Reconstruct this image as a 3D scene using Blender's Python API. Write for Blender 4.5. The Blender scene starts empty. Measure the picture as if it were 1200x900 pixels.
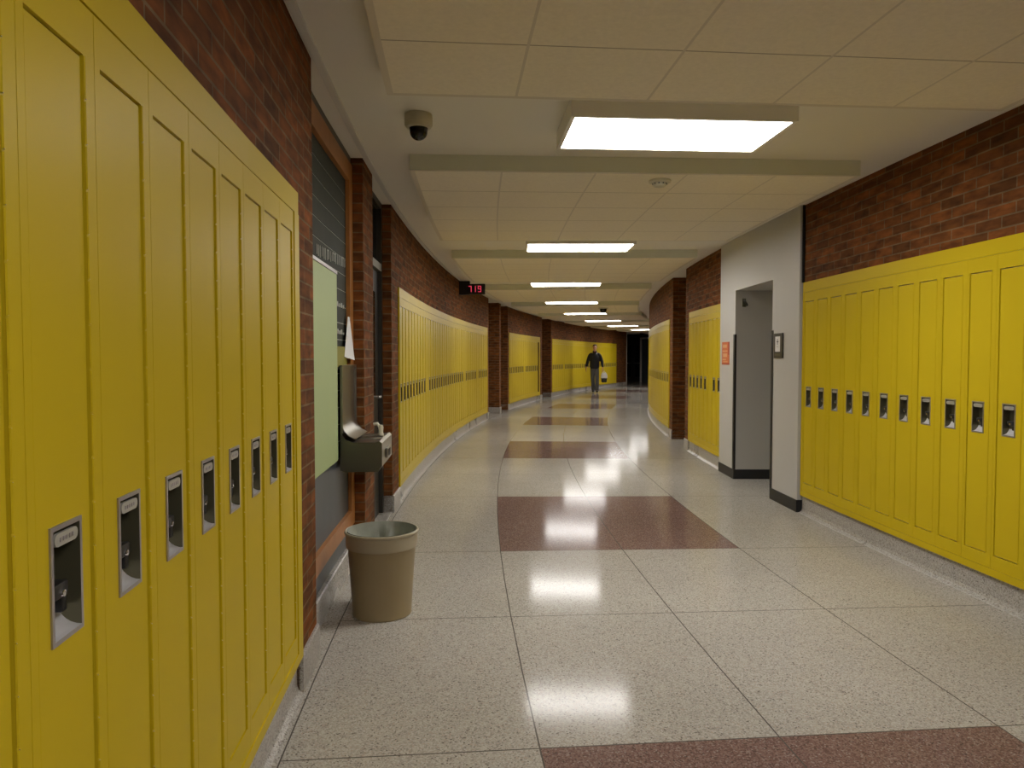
import bpy, bmesh, math, random
from math import sin, cos, pi, radians as R_, hypot, atan2
from mathutils import Vector, Matrix
random.seed(7)
scn = bpy.context.scene
COL = scn.collection

# ------------------------------------------------------------------ corridor in polar form
XC, YC, RR, WID = 58.58, 7.7, 56.15, 3.45
RL = RR + WID
ZC = 2.60          # plaster ceiling
ZP = 2.50          # underside of the tiled panels
ZB, ZT = 0.15, 1.95  # bottom and top of the yellow locker banks
def P(rho, th, z=0.0):
    r = RR + rho
    return (XC - r*cos(th), YC + r*sin(th), z)

# ------------------------------------------------------------------ materials
def mat(name, col, rough=0.5, metal=0.0, spec=0.5, emit=None, strength=0.0, coat=0.0):
    m = bpy.data.materials.new(name); m.use_nodes = True
    b = m.node_tree.nodes['Principled BSDF']
    b.inputs['Base Color'].default_value = (*col, 1)
    b.inputs['Roughness'].default_value = rough
    b.inputs['Metallic'].default_value = metal
    b.inputs['Specular IOR Level'].default_value = spec
    b.inputs['Coat Weight'].default_value = coat
    if emit:
        b.inputs['Emission Color'].default_value = (*emit, 1)
        b.inputs['Emission Strength'].default_value = strength
    return m
def nodes(m): return m.node_tree.nodes, m.node_tree.links, m.node_tree.nodes['Principled BSDF']
def vary(m, scale, amount, detail=3, rough_amt=0.0, bump=0.0, bscale=None, coord='Object'):
    """soft wear: value noise on the base colour, optional roughness noise and bump"""
    N, L, b = nodes(m)
    tc = N.new('ShaderNodeTexCoord'); nz = N.new('ShaderNodeTexNoise')
    nz.inputs['Scale'].default_value = scale; nz.inputs['Detail'].default_value = detail
    L.new(tc.outputs[coord], nz.inputs['Vector'])
    base = b.inputs['Base Color'].default_value[:]
    mx = N.new('ShaderNodeMix'); mx.data_type = 'RGBA'
    mx.inputs[6].default_value = tuple(c*(1-amount) for c in base[:3]) + (1,)
    mx.inputs[7].default_value = tuple(min(1, c*(1+amount)) for c in base[:3]) + (1,)
    L.new(nz.outputs['Fac'], mx.inputs[0]); L.new(mx.outputs[2], b.inputs['Base Color'])
    if rough_amt:
        mr = N.new('ShaderNodeMapRange'); r0 = b.inputs['Roughness'].default_value
        mr.inputs[3].default_value = r0-rough_amt; mr.inputs[4].default_value = r0+rough_amt
        L.new(nz.outputs['Fac'], mr.inputs[0]); L.new(mr.outputs[0], b.inputs['Roughness'])
    if bump:
        n2 = N.new('ShaderNodeTexNoise'); n2.inputs['Scale'].default_value = bscale or scale*10
        L.new(tc.outputs[coord], n2.inputs['Vector'])
        bp = N.new('ShaderNodeBump'); bp.inputs['Strength'].default_value = bump; bp.inputs['Distance'].default_value = 0.002
        L.new(n2.outputs['Fac'], bp.inputs['Height']); L.new(bp.outputs['Normal'], b.inputs['Normal'])
    return m
def terrazzo(name, cols, rough, spec=0.3):
    m = mat(name, cols[0], rough, spec=spec); N, L, b = nodes(m)
    tc = N.new('ShaderNodeTexCoord')
    vo = N.new('ShaderNodeTexVoronoi'); vo.inputs['Scale'].default_value = 190
    L.new(tc.outputs['Object'], vo.inputs['Vector'])
    sx = N.new('ShaderNodeSeparateColor'); L.new(vo.outputs['Color'], sx.inputs[0])
    cr = N.new('ShaderNodeValToRGB'); e = cr.color_ramp; e.interpolation = 'CONSTANT'
    n = len(cols)
    stops = [0.0, 0.30, 0.55, 0.76, 0.90, 0.96][:n]
    e.elements[0].color = (*cols[0], 1); e.elements[1].position = stops[1]; e.elements[1].color = (*cols[1], 1)
    for s, c in list(zip(stops, cols))[2:]:
        x = e.elements.new(s); x.color = (*c, 1)
    L.new(sx.outputs[0], cr.inputs[0])
    nz = N.new('ShaderNodeTexNoise'); nz.inputs['Scale'].default_value = 1.1; nz.inputs['Detail'].default_value = 6
    L.new(tc.outputs['Object'], nz.inputs['Vector'])
    mr = N.new('ShaderNodeMapRange'); mr.inputs[3].default_value = 0.82; mr.inputs[4].default_value = 1.16
    L.new(nz.outputs['Fac'], mr.inputs[0])
    mx = N.new('ShaderNodeMix'); mx.data_type = 'RGBA'; mx.blend_type = 'MULTIPLY'; mx.inputs[0].default_value = 1
    L.new(cr.outputs[0], mx.inputs[6])
    cc = N.new('ShaderNodeCombineColor')
    for i in range(3): L.new(mr.outputs[0], cc.inputs[i])
    L.new(cc.outputs[0], mx.inputs[7]); L.new(mx.outputs[2], b.inputs['Base Color'])
    mr2 = N.new('ShaderNodeMapRange'); mr2.inputs[3].default_value = rough*0.75; mr2.inputs[4].default_value = rough*1.3
    L.new(nz.outputs['Fac'], mr2.inputs[0]); L.new(mr2.outputs[0], b.inputs['Roughness'])
    return m
def waxed(m, rough, power):
    """worn wax or satin enamel: a glossy layer over the matte body, weaker than clear glass at steep angles"""
    N, L, b = nodes(m); b.inputs['Specular IOR Level'].default_value = 0.0
    out = next(n for n in N if n.type == 'OUTPUT_MATERIAL')
    g = N.new('ShaderNodeBsdfGlossy'); g.inputs['Roughness'].default_value = rough
    f = N.new('ShaderNodeFresnel'); f.inputs['IOR'].default_value = 1.5
    p = N.new('ShaderNodeMath'); p.operation = 'POWER'; p.inputs[1].default_value = power
    mx = N.new('ShaderNodeMixShader')
    L.new(f.outputs[0], p.inputs[0]); L.new(p.outputs[0], mx.inputs[0])
    L.new(b.outputs[0], mx.inputs[1]); L.new(g.outputs[0], mx.inputs[2]); L.new(mx.outputs[0], out.inputs[0])
    return m
def brick(name, c1, c2, mortar, bw=0.21, rh=0.0625):
    m = mat(name, c1, 0.8, spec=0.15); N, L, b = nodes(m)
    uv = N.new('ShaderNodeUVMap')
    bt = N.new('ShaderNodeTexBrick')
    bt.inputs['Color1'].default_value = (*c1, 1); bt.inputs['Color2'].default_value = (*c2, 1)
    bt.inputs['Mortar'].default_value = (*mortar, 1)
    bt.inputs['Scale'].default_value = 1.0; bt.inputs['Brick Width'].default_value = bw
    bt.inputs['Row Height'].default_value = rh; bt.inputs['Mortar Size'].default_value = 0.0045
    bt.inputs['Mortar Smooth'].default_value = 0.15
    L.new(uv.outputs[0], bt.inputs['Vector'])
    nz = N.new('ShaderNodeTexNoise'); nz.inputs['Scale'].default_value = 9; nz.inputs['Detail'].default_value = 5
    mp = N.new('ShaderNodeMapping'); mp.inputs['Scale'].default_value = (0.8, 2.4, 1)
    L.new(uv.outputs[0], mp.inputs[0]); L.new(mp.outputs[0], nz.inputs['Vector'])
    mr = N.new('ShaderNodeMapRange'); mr.inputs[1].default_value = 0.3; mr.inputs[2].default_value = 0.7
    mr.inputs[3].default_value = 0.55; mr.inputs[4].default_value = 1.4
    L.new(nz.outputs['Fac'], mr.inputs[0])
    cc = N.new('ShaderNodeCombineColor')
    for i in range(3): L.new(mr.outputs[0], cc.inputs[i])
    mx = N.new('ShaderNodeMix'); mx.data_type = 'RGBA'; mx.blend_type = 'MULTIPLY'; mx.inputs[0].default_value = 1
    L.new(bt.outputs['Color'], mx.inputs[6]); L.new(cc.outputs[0], mx.inputs[7])
    L.new(mx.outputs[2], b.inputs['Base Color'])
    bp = N.new('ShaderNodeBump'); bp.invert = True; bp.inputs['Strength'].default_value = 0.5; bp.inputs['Distance'].default_value = 0.004
    L.new(bt.outputs['Fac'], bp.inputs['Height']); L.new(bp.outputs['Normal'], b.inputs['Normal'])
    return m

M = {}
M['yellow'] = vary(mat('yellow locker paint', (0.585, 0.435, 0.015), 0.36, spec=0.07), 1.6, 0.05, rough_amt=0.06, bump=0.03, bscale=60)
waxed(M['yellow'], 0.36, 1.75)
M['brick'] = brick('red brown brick', (0.20, 0.064, 0.014), (0.095, 0.035, 0.009), (0.165, 0.108, 0.052))
M['terr'] = terrazzo('pale terrazzo', [(0.43, 0.405, 0.355), (0.38, 0.355, 0.31), (0.48, 0.455, 0.405), (0.31, 0.285, 0.25), (0.40, 0.335, 0.28), (0.17, 0.15, 0.13)], 0.095)
M['terr_red'] = terrazzo('oxblood terrazzo', [(0.215, 0.135, 0.11), (0.175, 0.105, 0.088), (0.255, 0.175, 0.15), (0.14, 0.085, 0.072), (0.31, 0.25, 0.22), (0.10, 0.07, 0.06)], 0.095)
waxed(M['terr'], 0.11, 1.45); waxed(M['terr_red'], 0.11, 1.45)
M['curb'] = terrazzo('grey terrazzo curb', [(0.42, 0.40, 0.36), (0.34, 0.32, 0.29), (0.48, 0.46, 0.42), (0.27, 0.25, 0.22), (0.38, 0.33, 0.28), (0.15, 0.13, 0.11)], 0.28)
M['joint'] = mat('dark divider strip', (0.11, 0.098, 0.085), 0.10, spec=0.3)
waxed(M['joint'], 0.115, 1.55)
M['jointb'] = mat('bright zinc divider strip', (0.45, 0.43, 0.38), 0.3, metal=0.4)
M['plaster'] = vary(mat('beige plaster', (0.78, 0.745, 0.65), 0.6), 0.9, 0.04)
M['tile'] = vary(mat('acoustic ceiling tile', (0.83, 0.765, 0.61), 0.8), 55, 0.10, detail=5, bump=0.25, bscale=140)
M['grid'] = mat('ceiling grid strip', (0.66, 0.60, 0.48), 0.6)
M['gridgap'] = mat('tile joint shadow gap', (0.40, 0.35, 0.26), 0.8)
M['olive'] = mat('olive panel edge', (0.70, 0.715, 0.60), 0.3)
M['white'] = mat('off white trim', (0.62, 0.60, 0.54), 0.45)
M['house'] = mat('cream lamp housing', (0.88, 0.86, 0.78), 0.4)
M['lamp'] = mat('lit lamp diffuser', (0.9, 0.9, 0.9), 0.4, emit=(1.0, 0.97, 0.94), strength=9.0)
M['grey'] = vary(mat('grey painted plaster', (0.50, 0.49, 0.455), 0.45), 1.4, 0.05)
M['black'] = mat('black rubber', (0.012, 0.012, 0.012), 0.45)
M['dark'] = mat('dark bronze metal', (0.032, 0.028, 0.021), 0.4)
M['glassdark'] = mat('dark glass', (0.015, 0.016, 0.015), 0.08)
M['slate'] = vary(mat('dark slate panel', (0.032, 0.036, 0.027), 0.6, spec=0.15), 2.5, 0.25)
M['slatej'] = mat('pale slate joint', (0.36, 0.37, 0.32), 0.6, spec=0.2)
M['bluegrey'] = vary(mat('blue grey lower panel', (0.055, 0.063, 0.068), 0.35, spec=0.3), 3, 0.3)
M['orange'] = vary(mat('orange stained wood', (0.36, 0.145, 0.035), 0.4), 14, 0.2)
M['greenboard'] = mat('pale green board', (0.36, 0.435, 0.21), 0.55)
M['paperwhite'] = mat('white paper', (0.72, 0.72, 0.70), 0.6)
M['letter'] = mat('pale lettering', (0.55, 0.55, 0.50), 0.5)
M['yellowgreen'] = mat('yellow green sheet', (0.22, 0.20, 0.015), 0.6)
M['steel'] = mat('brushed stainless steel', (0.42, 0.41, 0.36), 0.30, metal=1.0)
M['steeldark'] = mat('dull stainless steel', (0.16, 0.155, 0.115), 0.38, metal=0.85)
M['chrome'] = mat('chrome', (0.72, 0.70, 0.72), 0.10, metal=1.0)
M['cup'] = mat('chrome with dark reflection tone', (0.15, 0.14, 0.085), 0.28, metal=0.6)  # dark surroundings mirrored in the chrome are put into this colour
M['scoop'] = mat('chrome with lit reflection tone', (0.80, 0.79, 0.80), 0.28, metal=0.35)  # pale colour stands in for light the chrome scoop reflects from above
M['rim'] = mat('satin latch rim', (0.42, 0.40, 0.42), 0.30, metal=0.8)
M['plate'] = mat('pale number plate', (0.42, 0.41, 0.35), 0.4, metal=0.2)
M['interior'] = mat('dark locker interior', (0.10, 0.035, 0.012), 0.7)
M['can'] = vary(mat('tan plastic', (0.30, 0.235, 0.125), 0.42), 5, 0.12)
M['canrim'] = mat('tan plastic rim', (0.37, 0.325, 0.225), 0.38)
M['liner'] = vary(mat('grey bin liner', (0.30, 0.31, 0.26), 0.25), 20, 0.2, bump=0.6, bscale=18)
M['ivory'] = mat('ivory plastic', (0.55, 0.52, 0.38), 0.4)
M['led'] = mat('red lit digit', (0.3, 0.01, 0.03), 0.4, emit=(1.0, 0.07, 0.13), strength=0.24)
M['signor'] = mat('orange notice sheet', (0.56, 0.14, 0.035), 0.5)
M['signred'] = mat('red notice stripe', (0.40, 0.05, 0.02), 0.5)
M['signpale'] = mat('pale notice print', (0.66, 0.34, 0.15), 0.5)
M['skin'] = mat('skin', (0.56, 0.31, 0.20), 0.5)
M['jacket'] = mat('black jacket cloth', (0.008, 0.009, 0.011), 0.75)
M['collar'] = mat('dark red shirt cloth', (0.12, 0.02, 0.03), 0.8)
M['jeans'] = vary(mat('grey jeans cloth', (0.085, 0.088, 0.090), 0.85), 6, 0.25)
M['shoe'] = mat('black shoe leather', (0.006, 0.006, 0.006), 0.4)
M['hair'] = mat('dark brown hair', (0.02, 0.013, 0.008), 0.6)
M['eye'] = mat('dark eye', (0.01, 0.01, 0.01), 0.2)
M['bagwhite'] = mat('white plastic bag', (0.75, 0.74, 0.72), 0.4)
M['bagblack'] = mat('black bag bottom', (0.01, 0.01, 0.01), 0.5)

# ------------------------------------------------------------------ mesh helpers
class MB:
    def __init__(s): s.v, s.f, s.m, s.uv, s.mats = [], [], [], [], []
    def slot(s, m):
        if m not in s.mats: s.mats.append(m)
        return s.mats.index(m)
    def face(s, pts, m, uvs=None):
        i = len(s.v); s.v += [tuple(p) for p in pts]; s.f.append(tuple(range(i, i+len(pts))))
        s.m.append(s.slot(m)); s.uv.append(uvs or [(0, 0)]*len(pts))
    def mesh(s, vs, fs, m):
        i = len(s.v); s.v += [tuple(p) for p in vs]
        for f in fs:
            s.f.append(tuple(i+k for k in f)); s.m.append(s.slot(m)); s.uv.append([(0, 0)]*len(f))
    def box(s, x0, x1, y0, y1, z0, z1, m, skip=''):
        v = [(x0,y0,z0),(x1,y0,z0),(x1,y1,z0),(x0,y1,z0),(x0,y0,z1),(x1,y0,z1),(x1,y1,z1),(x0,y1,z1)]
        fs = {'b':(0,3,2,1),'t':(4,5,6,7),'f':(0,1,5,4),'k':(2,3,7,6),'l':(3,0,4,7),'r':(1,2,6,5)}
        s.mesh(v, [q for k, q in fs.items() if k not in skip], m)
    def bevbox(s, x0, x1, y0, y1, z0, z1, m, b=0.004):
        bm = bmesh.new(); bmesh.ops.create_cube(bm, size=1)
        for v in bm.verts:
            v.co = Vector(((x0+x1)/2+v.co.x*(x1-x0), (y0+y1)/2+v.co.y*(y1-y0), (z0+z1)/2+v.co.z*(z1-z0)))
        bmesh.ops.bevel(bm, geom=bm.edges[:], offset=b, segments=2, affect='EDGES', profile=0.5)
        bm.verts.index_update()
        s.mesh([v.co[:] for v in bm.verts], [[v.index for v in f.verts] for f in bm.faces], m); bm.free()
    def lathe(s, prof, m, n=32, c=(0,0,0), axis='z', a0=0, a1=2*pi):
        full = abs(a1-a0-2*pi) < 1e-6; k = n if full else n+1
        vs = []
        for r, z in prof:
            for i in range(k):
                a = a0+(a1-a0)*i/n
                q = (r*cos(a), r*sin(a), z)
                if axis == 'y': q = (q[0], q[2], q[1])
                if axis == 'x': q = (q[2], q[0], q[1])
                vs.append((c[0]+q[0], c[1]+q[1], c[2]+q[2]))
        fs = []
        for j in range(len(prof)-1):
            for i in range(n):
                i2 = (i+1) % k
                fs.append((j*k+i, j*k+i2, (j+1)*k+i2, (j+1)*k+i))
        s.mesh(vs, fs, m)
    def tube(s, pts, r, m, n=10):
        pts = [Vector(p) for p in pts]; vs = []; fs = []
        for i, p in enumerate(pts):
            d = (pts[min(i+1, len(pts)-1)]-pts[max(i-1, 0)]).normalized()
            u = d.orthogonal().normalized() if i == 0 else (u-d*u.dot(d)).normalized()
            w = d.cross(u); rr = r[i] if isinstance(r, (list, tuple)) else r
            for k in range(n):
                a = 2*pi*k/n; vs.append(p+u*(rr*cos(a))+w*(rr*sin(a)))
        for i in range(len(pts)-1):
            for k in range(n):
                fs.append((i*n+k, i*n+(k+1) % n, (i+1)*n+(k+1) % n, (i+1)*n+k))
        fs.append(tuple(range(n-1, -1, -1))); fs.append(tuple((len(pts)-1)*n+k for k in range(n)))
        s.mesh(vs, fs, m)
    def pbox(s, a0, a1, t0, t1, z0, z1, m, step=0.02, skip=''):
        """box in corridor coordinates: a = rho, t = theta; UVs in metres"""
        n = max(1, int(math.ceil((t1-t0)/step)))
        for i in range(n):
            ta, tb = t0+(t1-t0)*i/n, t0+(t1-t0)*(i+1)/n
            sa, sb = ta*RL, tb*RL
            U = [(sa,z0),(sb,z0),(sb,z1),(sa,z1)]
            if 'i' not in skip: s.face([P(a0,ta,z0),P(a0,tb,z0),P(a0,tb,z1),P(a0,ta,z1)][::-1], m, U[::-1])
            if 'o' not in skip: s.face([P(a1,ta,z0),P(a1,tb,z0),P(a1,tb,z1),P(a1,ta,z1)], m, U)
            V = [(sa,a0),(sb,a0),(sb,a1),(sa,a1)]
            if 'b' not in skip: s.face([P(a0,ta,z0),P(a0,tb,z0),P(a1,tb,z0),P(a1,ta,z0)], m, V)
            if 't' not in skip: s.face([P(a0,ta,z1),P(a0,tb,z1),P(a1,tb,z1),P(a1,ta,z1)][::-1], m, V[::-1])
        W = [(a0,z0),(a1,z0),(a1,z1),(a0,z1)]
        if 'n' not in skip: s.face([P(a0,t0,z0),P(a1,t0,z0),P(a1,t0,z1),P(a0,t0,z1)][::-1], m, W[::-1])
        if 'f' not in skip: s.face([P(a0,t1,z0),P(a1,t1,z0),P(a1,t1,z1),P(a0,t1,z1)], m, W)
    def data(s, name, smooth=False, out=None):
        me = bpy.data.meshes.new(name); me.from_pydata(s.v, [], s.f)
        for m in s.mats: me.materials.append(M[m])
        me.polygons.foreach_set('material_index', s.m)
        ul = me.uv_layers.new(name='UVMap'); flat = [c for q in s.uv for uv in q for c in uv]
        ul.data.foreach_set('uv', flat)
        bm = bmesh.new(); bm.from_mesh(me)
        bmesh.ops.remove_doubles(bm, verts=bm.verts, dist=3e-5)
        bmesh.ops.recalc_face_normals(bm, faces=bm.faces)
        if out and sum(f.normal.dot(Vector(out))*f.calc_area() for f in bm.faces) < 0:
            bmesh.ops.reverse_faces(bm, faces=bm.faces)
        bm.to_mesh(me); bm.free()
        if smooth:
            me.polygons.foreach_set('use_smooth', [True]*len(me.polygons))
            try: me.set_sharp_from_angle(angle=R_(38))
            except Exception: pass
        me.update(); return me
    def build(s, name, parent=None, smooth=False, loc=None, rz=0):
        o = bpy.data.objects.new(name, s.data(name, smooth)); COL.objects.link(o)
        if parent: o.parent = parent
        if loc: o.location = loc
        if rz: o.rotation_euler = (0, 0, rz)
        return o
def tag(o, label, cat, group=None):
    o['label'] = label; o['category'] = cat
    if group: o['group'] = group
    return o
def struct(o): o['kind'] = 'structure'; return o
def empty(name, loc, rz=0):
    o = bpy.data.objects.new(name, None); COL.objects.link(o); o.empty_display_size = 0.1
    o.location = loc; o.rotation_euler = (0, 0, rz); return o
def pempty(name, rho, th, z=0): return empty(name, P(rho, th, z), -th)
def inst(me, name, parent): 
    o = bpy.data.objects.new(name, me); COL.objects.link(o); o.parent = parent; return o

# ------------------------------------------------------------------ side helpers: off = depth into the wall
def lbox(mb, o0, o1, t0, t1, z0, z1, m, **k): mb.pbox(WID+o0, WID+o1, t0, t1, z0, z1, m, **k)
def rbox(mb, o0, o1, t0, t1, z0, z1, m, **k): mb.pbox(-o1, -o0, t0, t1, z0, z1, m, **k)

T0, T1 = -0.20, 0.62     # corridor extent
# ------------------------------------------------------------------ floor
PAN0, PERP, PANW = -0.0477, 0.0805, 0.0331
def make_floor():
    mb = MB(); hw = 0.0028
    rj = [0.92, 1.735, 2.575, 3.432]
    rb = [-0.9]
    for r in rj: rb += [r-hw, r+hw]
    rb += [8.2]
    cuts = [T0]; joint_t = []; pans = []
    st = [-0.1990, -0.1234, -0.0477, 0.0303]
    while st[-1] < T1: st.append(st[-1]+PERP)
    for a, b in zip(st, st[1:]):
        pans.append((a, a+PANW)); joint_t += [a, a+PANW, (a+PANW+b)/2]
    ht = hw/RR
    for t in joint_t:
        if T0+ht < t < T1-ht: cuts += [t-ht, t+ht]
    cuts += [T1]; cuts = sorted(cuts); fine = []
    for a, b in zip(cuts, cuts[1:]):
        n = max(1, int(math.ceil((b-a)/0.012)))
        fine += [a+(b-a)*i/n for i in range(n)]
    fine.append(T1)
    for i in range(len(rb)-1):
        isj_r = (i % 2 == 1)
        for a, b in zip(fine, fine[1:]):
            tm = (a+b)/2; rm = (rb[i]+rb[i+1])/2
            isj_t = (b-a) < 2.5*ht and rm < 3.43 and rm > -0.05
            inpan = any(p0 <= tm <= p1 for p0, p1 in pans) and 0.92 < rm < 2.575
            if isj_r: m = 'joint'
            elif isj_t and rm < 3.43: m = 'joint'
            else: m = 'terr_red' if inpan else 'terr'
            mb.face([P(rb[i],a),P(rb[i],b),P(rb[i+1],b),P(rb[i+1],a)], m)
    me = mb.data('floor')
    for p in me.polygons:
        if p.normal.z < 0: p.flip()
    o = bpy.data.objects.new('floor', me); COL.objects.link(o)
    return struct(o)
make_floor()

# ------------------------------------------------------------------ ceiling, tiled panels
LP, L0 = 0.0688, -0.0652
mb = MB(); mb.pbox(-0.9, 8.2, T0, T1, ZC, ZC+0.1, 'plaster', step=0.012)
ceiling = struct(mb.build('ceiling'))
def tile_panel(t0, t1):
    a0, a1 = 0.24, 3.155
    mb = MB(); mb.pbox(a0, a1, t0, t1, ZP, ZC-0.001, 'olive', step=0.012, skip='b')
    g = 0.006
    rc = [a0+0.03] + [0.79, 1.375, 1.97, 2.574] + [a1-0.03]
    nt = 5; tl = [t0+0.0005+(t1-t0-0.001)*i/nt for i in range(nt+1)]
    rb = [a0, rc[0]]
    for r in rc[1:-1]: rb += [r-g, r+g]
    rb += [rc[-1], a1]
    gt = 0.004/RR; tb = [t0, tl[0]]
    for t in tl[1:-1]: tb += [t-gt, t+gt]
    tb += [tl[-1], t1]
    for i in range(len(rb)-1):
        for j in range(len(tb)-1):
            m = 'tile' if (i % 2 == 1 and j % 2 == 1) else ('grid' if i % 2 == 0 else 'gridgap')
            if j in (0, len(tb)-2): m = 'grid'
            mb.face([P(rb[i],tb[j],ZP),P(rb[i],tb[j+1],ZP),P(rb[i+1],tb[j+1],ZP),P(rb[i+1],tb[j],ZP)], m)
    return mb.build('tile_panel', ceiling)
for k in range(-1, 9):
    c = L0+LP*k
    tile_panel(c+0.0131, c+0.0131+0.0468)
tile_panel(L0-LP*2+0.03, L0-LP*2+0.0599)
mb = MB(); mb.pbox(WID-0.03, WID+0.004, T0, 0.50, ZC-0.014, ZC-0.0005, 'white', step=0.012)
tr = mb.build('ceiling_trim', ceiling)

# ------------------------------------------------------------------ lamps
def lamp_mesh():
    h = MB(); x, y = 0.575, 0.285; zb = -0.095
    h.box(-x, x, -y, -y+0.022, zb, 0, 'house'); h.box(-x, x, y-0.022, y, zb, 0, 'house')
    h.box(-x, -x+0.022, -y+0.022, y-0.022, zb, 0, 'house'); h.box(x-0.022, x, -y+0.022, y-0.022, zb, 0, 'house')
    h.box(-x+0.022, x-0.022, -y+0.022, y-0.022, -0.012, 0, 'house')
    d = MB(); d.bevbox(-x+0.023, x-0.023, -y+0.023, y-0.023, zb+0.004, zb+0.016, 'lamp', 0.003)
    return h.data('housing'), d.data('diffuser')
HM, DM = lamp_mesh()
names = {0: 'large bright ceiling light nearest the black dome camera', 1: 'ceiling light just beyond the smoke detector',
         2: 'second lit ceiling light beyond the smoke detector', 3: 'third lit ceiling light beyond the smoke detector, left of the far dome',
         4: 'fourth lit ceiling light beyond the smoke detector, below the far dome', 5: 'sixth ceiling light along the hall, above the walking person',
         6: 'seventh ceiling light along the hall, right above the dark end doorway', 7: 'farthest ceiling light, half hidden by the right brick curve'}
for k in range(-2, 8):
    th = L0+LP*k
    e = pempty('ceiling_light', 1.706, th, ZC)
    tag(e, names.get(k, 'lit ceiling light %s the photographer' % ('above' if k == -1 else 'behind')), 'ceiling light', 'lit rectangular ceiling lights along the hall')
    inst(HM, 'housing', e); inst(DM, 'diffuser', e)

# ------------------------------------------------------------------ walls
def wallpiece(name, side, t0, t1, z0, z1, o0=0.015, o1=0.6, m='brick', skip='', step=0.012):
    mb = MB(); (lbox if side == 'L' else rbox)(mb, o0, o1, t0, t1, z0, z1, m, skip=skip, step=step)
    return struct(mb.build(name))
def curb(side, t0, t1, off, top=ZB-0.002, cove=True):
    """terrazzo base with a small cove where it meets the floor"""
    mb = MB(); prof = [(off+0.30, top), (off+0.006, top), (off, top-0.006), (off, 0.035), (off-0.006, 0.016), (off-0.022, 0.004), (off-0.034, 0.0006)] if cove else [(off+0.30, top), (off+0.006, top), (off, top-0.006), (off, 0.0006)]
    n = max(1, int(math.ceil((t1-t0)/0.012))); rho = (lambda o: WID+o) if side == 'L' else (lambda o: -o)
    for i in range(n):
        a, b = t0+(t1-t0)*i/n, t0+(t1-t0)*(i+1)/n
        for (p0, q0), (p1, q1) in zip(prof, prof[1:]):
            mb.face([P(rho(p0),a,q0),P(rho(p0),b,q0),P(rho(p1),b,q1),P(rho(p1),a,q1)], 'curb')
    for t in (t0, t1):
        mb.face([P(rho(p),t,q) for p, q in prof]+[P(rho(off+0.30),t,0.0006)], 'curb')
    return struct(mb.build('baseboard_left' if side == 'L' else 'baseboard_right'))

# left banks: (first theta, last theta, count)
LB1 = (-0.0822-9*0.003735-0.0014, -0.0822, 9)
LB2 = (-0.0197, 0.1301, 39); LB3 = (0.1793, 0.253, 19); LB4 = (0.2836, 0.4459, 42)
RB1 = (-0.0278-13*0.00402-0.0006, -0.0278, 13)
RB2 = (0.0129, 0.045, 8); RB3 = (0.0768, 0.2080, 32)
BD = 0.34
for (a, b, n) in (LB1, LB2, LB3, LB4):
    wallpiece('wall_left', 'L', a, b, ZT, ZC)
    wallpiece('wall_left', 'L', a, b, 0, ZT, BD, 0.6)
    curb('L', a, b, 0.025)
for (a, b, n) in (RB1, RB2, RB3):
    wallpiece('wall_right', 'R', a, b, ZT, ZC)
    wallpiece('wall_right', 'R', a, b, 0, ZT, BD, 0.6)
    curb('R', a, b, 0.02)
# behind the camera
wallpiece('wall_left', 'L', T0, LB1[0], 0, ZC); wallpiece('wall_right', 'R', T0, RB1[0], 0, ZC)
# left piers and recesses
wallpiece('wall_left', 'L', -0.0822, -0.0763, 0, ZC)
curb('L', -0.0822, -0.0763, 0.0, cove=False)
wallpiece('wall_left', 'L', -0.0763, -0.0502, 0, ZC, 0.14, 0.6, 'dark')
curb('L', -0.0763, -0.0502, 0.065, cove=False)
wallpiece('wall_left', 'L', -0.0502, -0.0431, 0, ZC); curb('L', -0.0502, -0.0431, 0.0, cove=False)
wallpiece('wall_left', 'L', -0.0431, -0.0265, 0, ZC, 0.20, 0.6, 'dark')
wallpiece('wall_left', 'L', -0.0265, -0.0197, 0, ZC); curb('L', -0.0265, -0.0197, 0.0, cove=False)
wallpiece('wall_left', 'L', 0.1301, 0.1335, 0, ZC); curb('L', 0.1301, 0.1335, 0.0, cove=False)
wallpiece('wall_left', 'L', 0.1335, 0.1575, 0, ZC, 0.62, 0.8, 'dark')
wallpiece('wall_left', 'L', 0.1575, 0.1610, 0, ZC, 0.015, 0.8); curb('L', 0.1575, 0.1610, 0.0, cove=False)
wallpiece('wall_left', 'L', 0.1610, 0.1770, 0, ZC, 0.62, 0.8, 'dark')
wallpiece('wall_left', 'L', 0.1770, 0.1793, 0, ZC, 0.015, 0.8); curb('L', 0.1770, 0.1793, 0.0, cove=False)
wallpiece('wall_left', 'L', 0.253, 0.2585, 0, ZC, 0.015, 0.8); curb('L', 0.253, 0.2585, 0.0, cove=False)
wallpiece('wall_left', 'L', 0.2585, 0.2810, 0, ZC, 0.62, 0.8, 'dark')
wallpiece('wall_left', 'L', 0.2810, 0.2836, 0, ZC, 0.015, 0.8); curb('L', 0.2810, 0.2836, 0.0, cove=False)
wallpiece('wall_left', 'L', 0.4459, 0.4720, 0, ZC, 0.015, 0.8); curb('L', 0.4459, 0.4720, 0.0, cove=False)
wallpiece('wall_left', 'L', 0.4720, T1, 0, ZC, 4.2, 4.4)
wallpiece('wall_left', 'L', 0.4680, 0.4720, 0, ZC, 0.81, 4.4)
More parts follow.
